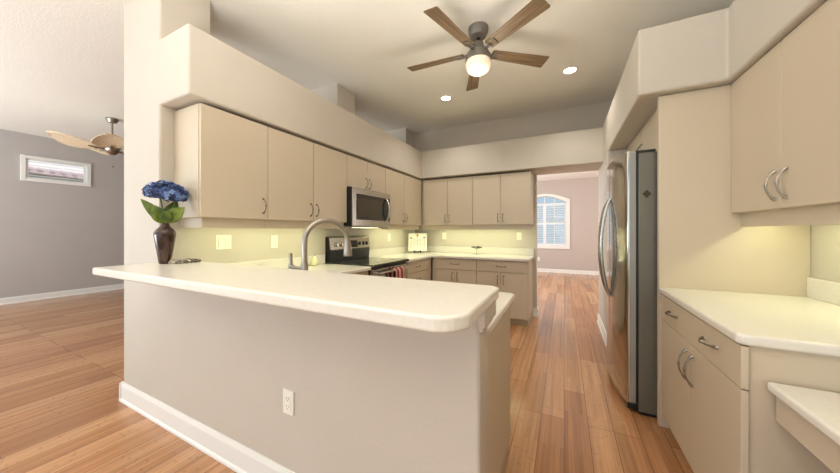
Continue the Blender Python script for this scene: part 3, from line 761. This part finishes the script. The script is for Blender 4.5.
# ------------------------------------------------------------------ wall plates
def plate(name, label, face, f, s, z, w_=0.072, h_=0.115, kind='outlet', group=None):
    mp = mapper(face, f)
    t = thing(name, label, 'outlet' if kind == 'outlet' else 'switch', mp(s, 0, z), group)
    mbox(MB(), mp, s - w_ / 2, s + w_ / 2, 0, 0.006, z - h_ / 2, z + h_ / 2).build('cover_plate', M['plastic'], t, 0.0025)
    if kind == 'outlet':
        for k in (-1, 1):
            zc = z + k * 0.0195
            rc = mbox(MB(), mp, s - 0.0165, s + 0.0165, 0.005, 0.0085, zc - 0.014, zc + 0.014).build('receptacle', M['plastic'], t, 0.003)
            b = MB()
            for q in (-1, 1): mbox(b, mp, s + q * 0.0065 - 0.0012, s + q * 0.0065 + 0.0012, 0.008, 0.0089, zc - 0.002, zc + 0.007)
            mbox(b, mp, s - 0.0022, s + 0.0022, 0.008, 0.0089, zc - 0.0105, zc - 0.006)
            b.build('slots', M['slot'], rc)
    else:
        mbox(MB(), mp, s - 0.042, s - 0.010, 0.005, 0.012, z - 0.034, z + 0.034).build('rocker', M['plastic'], t, 0.002)
        for k in (-1, 1):
            zc = z + k * 0.0195
            mbox(MB(), mp, s + 0.008, s + 0.041, 0.005, 0.0085, zc - 0.014, zc + 0.014).build('receptacle', M['plastic'], t, 0.003)
    return t
plate('wall_outlet', 'white outlet low on the half wall under the breakfast bar', '-Y', FY, -1.178, 0.463)
plate('wall_switch', 'white double plate with rocker switch and outlet on the left wall near the vase', '+X', KX, 1.367, 1.19, 0.118, 0.115, 'switch')
GO = 'outlets over the worktop'
plate('wall_outlet', 'white outlet on the left wall between the double switch plate and the faucet', '+X', KX, 1.815, 1.18, group=GO)
plate('wall_outlet', 'white outlet on the left wall between the range and the recipe plaque', '+X', KX, 3.80, 1.18, group=GO)
plate('wall_outlet', 'white outlet on the back wall just right of the recipe plaque', '-Y', BY, -1.852, 1.195, group=GO)
plate('wall_outlet', 'white outlet on the back wall near the passage opening', '-Y', BY, -0.617, 1.20, group=GO)
plate('wall_outlet', 'white outlet low on the far room wall under the arched window', '-Y', ay, -0.72, 0.40)

# ------------------------------------------------------------------ things on the worktops
# vase with hydrangea
vx, vy = -2.272, 0.925
va = MB().lathe([(0.0278, 0), (0.0313, 0.008), (0.04, 0.07), (0.0496, 0.14), (0.0548, 0.18), (0.0552, 0.195), (0.0522, 0.205), (0.04, 0.222), (0.027, 0.236), (0.0218, 0.246), (0.0226, 0.258), (0.0261, 0.264), (0.0218, 0.264), (0.0157, 0.245), (0.0157, 0.2)],
                (vx, vy, BZ1), 32).build('vase', M['vase'], None, origin=(vx, vy, BZ1))
tag(va, 'dark bronze brown shouldered vase on the end of the breakfast bar', 'vase')
hy = thing('hydrangea', 'blue hydrangea blooms with green leaves standing in the dark vase', 'flowers', (vx, vy, BZ1 + 0.2))
RT = Vector((0.55, 0.835, 0)); TW = Vector((0.835, -0.55, 0))      # across / towards the room
def hp(a, t, z): return Vector((vx, vy, BZ1)) + RT * a + TW * t + Vector((0, 0, z))
stem = MB()
stem.tube([hp(0, 0, 0.20), hp(-0.005, 0.0, 0.30), hp(-0.02, 0.0, 0.40), hp(-0.03, 0, 0.45)], 0.005, 8)
stem.tube([hp(0.005, 0, 0.20), hp(0.02, 0.01, 0.30), hp(0.05, 0.01, 0.38), hp(0.06, 0.01, 0.43)], 0.005, 8)
stem.build('stems', M['stem'], hy)
def bloom(c, rx, rz, n):
    b = MB(); b.round = False
    # inner body so the head is full
    b.lathe([(0, -0.72 * rz)] + [(0.78 * rx * math.cos(R(a)), 0.72 * rz * math.sin(R(a))) for a in range(-75, 76, 15)] + [(0, 0.72 * rz)], c, 14)
    ga = math.pi * (3 - math.sqrt(5))
    for i in range(n):
        zz = 1 - 1.55 * (i + 0.5) / n
        rr = math.sqrt(max(0, 1 - zz * zz)); w_ = ga * i
        nrm = Vector((rr * math.cos(w_), rr * math.sin(w_), zz))
        p = Vector(c) + Vector((nrm.x * rx, nrm.y * rx, nrm.z * rz)) * random.uniform(0.84, 1.10)
        nrm = (nrm + Vector((random.uniform(-.3, .3), random.uniform(-.3, .3), random.uniform(-.3, .3)))).normalized()
        a = nrm.orthogonal().normalized(); q = nrm.cross(a); tw0 = random.uniform(0, 1.5); L = random.uniform(0.011, 0.018)
        cv = b.bm.verts.new(p)
        for k in range(4):
            th = tw0 + k * math.pi / 2
            d = a * math.cos(th) + q * math.sin(th); e = nrm.cross(d)
            v1 = b.bm.verts.new(p + d * L * 0.6 + e * L * 0.5 + nrm * 0.003); v2 = b.bm.verts.new(p + d * L * 1.15 + nrm * 0.005); v3 = b.bm.verts.new(p + d * L * 0.6 - e * L * 0.5 + nrm * 0.003)
            b.bm.faces.new((cv, v1, v2, v3))
    return b
bloom(hp(-0.042, 0.0, 0.455), 0.056, 0.054, 150).build('flower_head', M['petal'], hy, recalc=False, smooth=False)
bloom(hp(0.052, 0.02, 0.440), 0.060, 0.062, 170).build('flower_head', M['petal'], hy, recalc=False, smooth=False)
bloom(hp(0.0, -0.02, 0.472), 0.058, 0.052, 140).build('flower_head', M['petal'], hy, recalc=False, smooth=False)
def leaf(base, tip, width, bend, side):
    base, tip = Vector(base), Vector(tip); d = tip - base; n = 10; P = []
    nrm = Vector(side).normalized(); sd = d.cross(nrm).normalized()
    for i in range(n + 1):
        t = i / n; wv = width * (math.sin(math.pi * min(1, t ** 0.75)) ** 0.9) * (1 if t < 0.97 else 0.3) + 0.001
        c = base + d * t + nrm * bend * math.sin(math.pi * t)
        P.append([c + sd * wv * u + nrm * (abs(u) * 0.25 * wv) for u in (-1, -0.5, 0, 0.5, 1)])
    return MB().grid(P)
for a in [((0, 0.0, 0.26), (-0.110, 0.02, 0.405), 0.030, 0.012, (0.92, -0.36, 0.2)),
          ((-0.005, 0.03, 0.255), (-0.045, 0.05, 0.37), 0.036, 0.012, (0.92, -0.36, 0.2)),
          ((0.01, 0.03, 0.26), (0.105, 0.045, 0.360), 0.040, 0.018, (0.92, -0.36, 0.2)),
          ((0.0, -0.01, 0.26), (0.05, -0.05, 0.41), 0.038, 0.01, (0.92, -0.36, 0.2)),
          ((0.01, 0.035, 0.255), (0.02, 0.075, 0.335), 0.032, 0.010, (0.92, -0.36, 0.2))]:
    leaf(hp(*a[0]), hp(*a[1]), a[2], a[3], a[4]).build('leaf', M['leaf'], hy, solid=0.0015)

# openwork metal trivet beside the vase
tr0 = Vector((-2.20, 0.955, BZ1)); tr1 = Vector((-2.185, 1.055, BZ1)); b = MB()
for i in range(5):
    c = tr0.lerp(tr1, i / 4); ang = i * 1.1
    for k in range(3):
        th = ang + k * 2 * math.pi / 3
        pc = c + Vector((math.cos(th), math.sin(th), 0)) * 0.018
        ring = []
        for j in range(13):
            w_ = 2 * math.pi * j / 12
            l = Vector((math.cos(th), math.sin(th), 0)) * math.cos(w_) * 0.019 + Vector((-math.sin(th), math.cos(th), 0)) * math.sin(w_) * 0.012
            ring.append(pc + l + Vector((0, 0, 0.015 + 0.010 * math.cos(w_ + k))))
        b.tube(ring, 0.0042, 6)
    b.lathe([(0.004, 0), (0.007, 0.004), (0.006, 0.011), (0, 0.013)], c, 8)
tv = b.build('trivet', M['nickel'], None, origin=tuple((tr0 + tr1) / 2))
tag(tv, 'openwork pewter leaf trivet lying on the bar beside the vase', 'trivet')

pr = thing('pear_shaker', 'small pale pear shaped shaker on the worktop left of the range', 'shaker', (-2.36, 2.24, CT))
MB().lathe([(0.02, 0), (0.034, 0.008), (0.042, 0.03), (0.038, 0.052), (0.024, 0.074), (0.018, 0.09), (0.010, 0.1), (0, 0.102)], (-2.36, 2.24, CT), 20).build('pot', M['pear'], pr)
MB().tube([(-2.36, 2.24, CT + 0.10), (-2.358, 2.242, CT + 0.112), (-2.352, 2.245, CT + 0.122)], 0.003, 6).build('stalk', M['darkpick'], pr)

# recipe plaque on a small iron easel in the back corner
ex, ey = -2.215, 4.36
ea = thing('easel', 'small black iron easel holding the recipe plaque in the back corner', 'easel', (ex, ey, CT))
FW = Vector((0.40, -0.916, 0)); SD = Vector((0.916, 0.40, 0))
def ep(a, f_, z): return Vector((ex, ey, CT)) + SD * a + FW * f_ + Vector((0, 0, z))
b = MB()
for q in (-0.055, 0.055):
    b.tube([ep(q, 0.075, 0.045), ep(q, 0.085, 0.012), ep(q, 0.07, 0.006), ep(q, 0.0, 0.006), ep(q * 0.9, -0.05, 0.006)], 0.006, 8)
    b.tube([ep(q, 0.0, 0.006), ep(q * 0.9, -0.005, 0.05), ep(q * 0.5, -0.045, 0.2)], 0.005, 8)
b.tube([ep(-0.055, 0.07, 0.012), ep(-0.03, 0.075, 0.03), ep(0, 0.072, 0.012), ep(0.03, 0.075, 0.03), ep(0.055, 0.07, 0.012)], 0.006, 8)
b.tube([ep(-0.03, -0.045, 0.2), ep(0.03, -0.045, 0.2)], 0.005, 8)
b.build('wire_frame', M['iron'], ea)
pq = thing('recipe_plaque', 'cream plaque with three long stemmed flower motifs on the small easel', 'plaque', tuple(ep(0, 0.05, 0.026)))
def pp(a, h, o=0.0):                       # plaque plane leaning back
    return ep(a, 0.048 - 0.22 * h + o * 0.97, 0.026 + 0.975 * h + o * 0.22)
def pquad(b, a0, a1, h0, h1, o0, o1):
    v = [b.bm.verts.new(pp(a, h, o)) for a in (a0, a1) for h in (h0, h1) for o in (o0, o1)]
    for q in ((0, 1, 3, 2), (4, 6, 7, 5), (0, 4, 5, 1), (2, 3, 7, 6), (0, 2, 6, 4), (1, 5, 7, 3)): b.bm.faces.new([v[i] for i in q])
    return b
pquad(MB(), -0.155, 0.155, 0.0, 0.305, 0, 0.008).build('board', M['card'], pq, 0.002)
b = MB()
for a, h0, h1 in ((-0.11, 0.05, 0.215), (0.0, 0.10, 0.255), (0.11, 0.07, 0.225)):
    pquad(b, a - 0.002, a + 0.002, h0, h1, 0.0078, 0.0092)
for a, h in ((-0.11, 0.22), (0.11, 0.228)):
    for k in range(5):
        th = math.pi * k / 4
        pquad(b, a + 0.014 * math.cos(th) - 0.006, a + 0.014 * math.cos(th) + 0.006, h + 0.010 * math.sin(th) - 0.004, h + 0.010 * math.sin(th) + 0.006, 0.0078, 0.0095)
b.build('stem_motif', M['ink'], pq)
b = MB()
for k in range(7):
    th = 2 * math.pi * k / 7
    pquad(b, 0.012 * math.cos(th) - 0.007, 0.012 * math.cos(th) + 0.007, 0.272 + 0.012 * math.sin(th) - 0.007, 0.272 + 0.012 * math.sin(th) + 0.007, 0.0078, 0.0095)
b.build('flower_motif', M['yellow'], pq)
b = MB()
for j in range(9):
    for a0, a1 in ((-0.088, -0.018), (0.018, 0.088)):
        pquad(b, a0, a1 - 0.02 * (j % 3 == 2), 0.10 + j * 0.014, 0.103 + j * 0.014, 0.0078, 0.0088)
b.build('text_lines', M['print_grey'], pq)

# small glass pedestal dish on the back worktop
px_, py_ = -1.215, 4.40
pd = thing('pedestal_dish', 'tiny clear glass pedestal with dark leaf shapes on the back worktop', 'dish', (px_, py_, CT))
MB().lathe([(0.042, 0), (0.04, 0.004), (0.009, 0.010), (0.006, 0.05), (0.010, 0.088), (0.05, 0.098), (0.055, 0.102), (0.0, 0.098)], (px_, py_, CT), 24).build('glass_stand', M['jar'], pd)
b = MB()
for s_, t_, l_ in ((-0.05, 0, 0.035), (0.035, 0, 0.032), (0.0, 0.01, 0.02), (0.07, 0.0, 0.015)):
    c = Vector((px_ + s_, py_ + t_, CT + 0.112))
    b.tube([c - Vector((l_, 0, 0.002)), c - Vector((l_ * 0.4, 0, -0.004)), c + Vector((l_ * 0.4, 0, 0.004)), c + Vector((l_, 0, -0.001))], [0.003, 0.011, 0.012, 0.003], 8)
b.lathe([(0.004, 0), (0.012, 0.008), (0.009, 0.018), (0, 0.022)], (px_ + 0.03, py_, CT + 0.115), 10)
b.build('leaf_shapes', M['darkpick'], pd)

# ------------------------------------------------------------------ ceiling fans and lights
fX, fY = -0.672, 2.49
kf = thing('ceiling_fan', 'five blade wood ceiling fan with lit globe over the kitchen', 'ceiling fan', (fX, fY, CH))
c = (fX, fY, 0)
MB().lathe([(0.086, 3.05), (0.086, 3.03), (0.082, 3.005), (0.068, 2.975), (0.035, 2.962), (0.02, 2.96)], c, 28).build('canopy', M['bronze'], kf)
MB().lathe([(0.016, 2.965), (0.016, 2.925), (0.03, 2.92), (0.03, 2.912)], c, 16).build('downrod', M['black'], kf)
MB().lathe([(0.028, 2.925), (0.045, 2.918), (0.055, 2.87), (0.085, 2.845), (0.09, 2.835), (0.09, 2.815), (0.06, 2.81)], c, 32).build('motor_housing', M['bronze'], kf)
MB().lathe([(0.06, 2.815), (0.102, 2.812), (0.110, 2.80), (0.110, 2.765), (0.103, 2.758)], c, 32).build('light_kit_ring', M['bronze'], kf)
MB().lathe([(0.102, 2.762), (0.110, 2.74), (0.108, 2.715), (0.092, 2.682), (0.062, 2.660), (0.028, 2.651), (0, 2.650)], c, 32).build('globe', M['globe'], kf)
for deg in (-33, 39, 111, 183, 255):
    u = Vector((math.cos(R(deg)), math.sin(R(deg)), 0)); v = Vector((-u.y, u.x, 0)); zc = 2.838; pit = -0.22
    def bp(r, s, z=0): return Vector((fX, fY, zc)) + u * r + v * s + Vector((0, 0, s * pit + z))
    prof = [(0.125, -0.040), (0.14, -0.046), (0.655, -0.064), (0.664, -0.058), (0.664, 0.056), (0.655, 0.064), (0.14, 0.046), (0.125, 0.040)]
    bm_ = MB(); lo = [bm_.bm.verts.new((r, s, s * pit - 0.003)) for r, s in prof]; hi = [bm_.bm.verts.new((r, s, s * pit + 0.003)) for r, s in prof]
    bm_.bm.faces.new(lo); bm_.bm.faces.new(hi[::-1])
    for i in range(8): bm_.bm.faces.new((lo[i], lo[(i + 1) % 8], hi[(i + 1) % 8], hi[i]))
    bl = bm_.build('blade', M['blade'], None, 0.001); bl.parent = kf; bl.location = (0, 0, zc - CH); bl.rotation_euler = (0, 0, R(deg))
    br = MB()
    br.tube([(0.075, 0, -0.005), (0.11, 0, -0.01), (0.15, 0, -0.010)], [0.014, 0.012, 0.012], 8)
    for s in (-0.03, 0.03):
        br.tube([(0.12, 0, -0.011), (0.15, s, s * pit - 0.008), (0.20, s * 0.9, s * pit - 0.008), (0.205, 0, -0.008)], 0.006, 8)
    bo = br.build('blade_bracket', M['bronze'], None); bo.parent = bl

gX, gY = -6.37, 1.92
lf = thing('ceiling_fan', 'ceiling fan with tan woven palm leaf blades in the living room', 'ceiling fan', (gX, gY, CH))
c = (gX, gY, 0)
MB().lathe([(0.075, 3.05), (0.075, 3.03), (0.05, 2.985), (0.02, 2.975)], c, 24).build('canopy', M['nickel'], lf)
MB().lathe([(0.013, 2.98), (0.013, 2.66), (0.02, 2.655)], c, 12).build('downrod', M['nickel'], lf)
MB().lathe([(0.02, 2.67), (0.06, 2.655), (0.095, 2.62), (0.10, 2.57), (0.08, 2.53), (0.06, 2.50), (0.04, 2.485), (0, 2.48)], c, 28).build('motor_housing', M['nickel'], lf)
MB().tube([(gX + 0.03, gY, 2.49), (gX + 0.03, gY, 2.30)], 0.002, 6).build('pull_chain', M['nickel'], lf)
MB().lathe([(0, 0), (0.009, 0.006), (0.007, 0.022), (0, 0.026)], (gX + 0.03, gY, 2.275), 10).build('pull_knob', M['darkpick'], lf)
for deg in (-20, -92, -164, 124, 52):
    P = []; n = 14
    for i in range(n + 1):
        t = i / n; r = 0.15 + 0.50 * t
        wv = 0.185 * (math.sin(math.pi * min(1.0, 0.08 + 0.92 * t ** 1.15)) ** 0.7) + 0.004
        if i == n: wv = 0.006
        row = []
        for k in range(-8, 9):
            s = k / 8 * wv
            row.append((r, s, s * 0.16 + 0.095 * t - 0.03 * (s / 0.185) ** 2 + (0.003 if k % 2 else -0.002)))
        P.append(row)
    lb = MB().grid(P).build('palm_blade', M['palm'], None, solid=0.006); lb.parent = lf; lb.location = (0, 0, 2.56 - CH); lb.rotation_euler = (0, 0, R(deg))
    ba = MB().tube([(0.07, 0, 0.0), (0.14, 0, -0.005), (0.26, 0, 0.0)], [0.018, 0.014, 0.008], 8).build('blade_arm', M['nickel'], None); ba.parent = lb

GL = 'recessed lights in the kitchen ceiling'
for (x, y, lb) in ((0.058, 3.584, 'round lit recessed ceiling light to the right of the kitchen fan'), (-1.408, 3.603, 'round lit recessed ceiling light to the left of the kitchen fan'),
                   (-1.42, 1.38, 'added unseen recessed ceiling light above the sink and faucet')):  # this last one is added out of view to light bar and sink
    t = thing('recessed_light', lb, 'ceiling light', (x, y, CH), GL)
    b = MB(); n = 32; rp = [(0.088, -0.001), (0.086, -0.005), (0.064, -0.008), (0.060, -0.002)]
    rings = [[b.bm.verts.new((x + r * math.cos(2 * math.pi * i / n), y + r * math.sin(2 * math.pi * i / n), CH + h)) for i in range(n)] for r, h in rp]
    for A, B2 in zip(rings, rings[1:]):
        for i in range(n): b.bm.faces.new((A[i], A[(i + 1) % n], B2[(i + 1) % n], B2[i]))
    b.round = True; b.build('trim_ring', M['trim'], t)
    MB().lathe([(0.062, -0.004), (0.05, -0.0055), (0, -0.0062)], (x, y, CH), 28).build('lens', M['bulb'], t)
    l = bpy.data.lights.new('can_glow', 'SPOT'); l.energy = CAN_POWER * (0.3 if y < 2 else 1.0); l.spot_size = R(125); l.spot_blend = 0.7; l.shadow_soft_size = 0.08; l.color = (1, 0.95, 0.86)
    lo = bpy.data.objects.new('can_glow', l); C.objects.link(lo); lo.parent = t; lo.location = (0, 0, -0.02)
l = bpy.data.lights.new('globe_glow', 'POINT'); l.energy = 7; l.shadow_soft_size = 0.1; l.color = (1, 0.9, 0.76)
lo = bpy.data.objects.new('globe_glow', l); C.objects.link(lo); lo.parent = kf; lo.location = (0, 0, 2.50 - CH)

GT = 'under cabinet strip lights'
def strip(x0, x1, y0, y1, z, label, power, ax):
    cx, cy = (x0 + x1) / 2, (y0 + y1) / 2
    t = thing('strip_light', label, 'strip light', (cx, cy, z), GT)
    MB().box(x0, x1, y0, y1, z - 0.018, z).build('housing', M['plastic'], t, 0.002)
    MB().box(x0 + 0.006, x1 - 0.006, y0 + 0.006, y1 - 0.006, z - 0.021, z - 0.018).build('lens', M['undercab'], t)
    a = area('strip_glow', (0, 0, -0.024), (0, 0, 0), x1 - x0, y1 - y0, power, (0.94, 1.0, 0.58), t)
    return t
strip(-2.24, -2.20, 1.15, 2.35, UZ0, 'slim strip light under the left wall cabinets before the microwave', 3.0, 'y')
strip(-2.24, -2.20, 3.28, 4.15, UZ0, 'slim strip light under the left wall cabinet past the microwave', 2.4, 'y')
strip(-1.95, -0.52, 4.42, 4.46, UZ0, 'slim strip light under the back wall cabinets', 4.4, 'x')
strip(1.02, 1.06, 1.55, 2.33, 1.385, 'slim strip light under the right wall cabinet', 1.9, 'y')
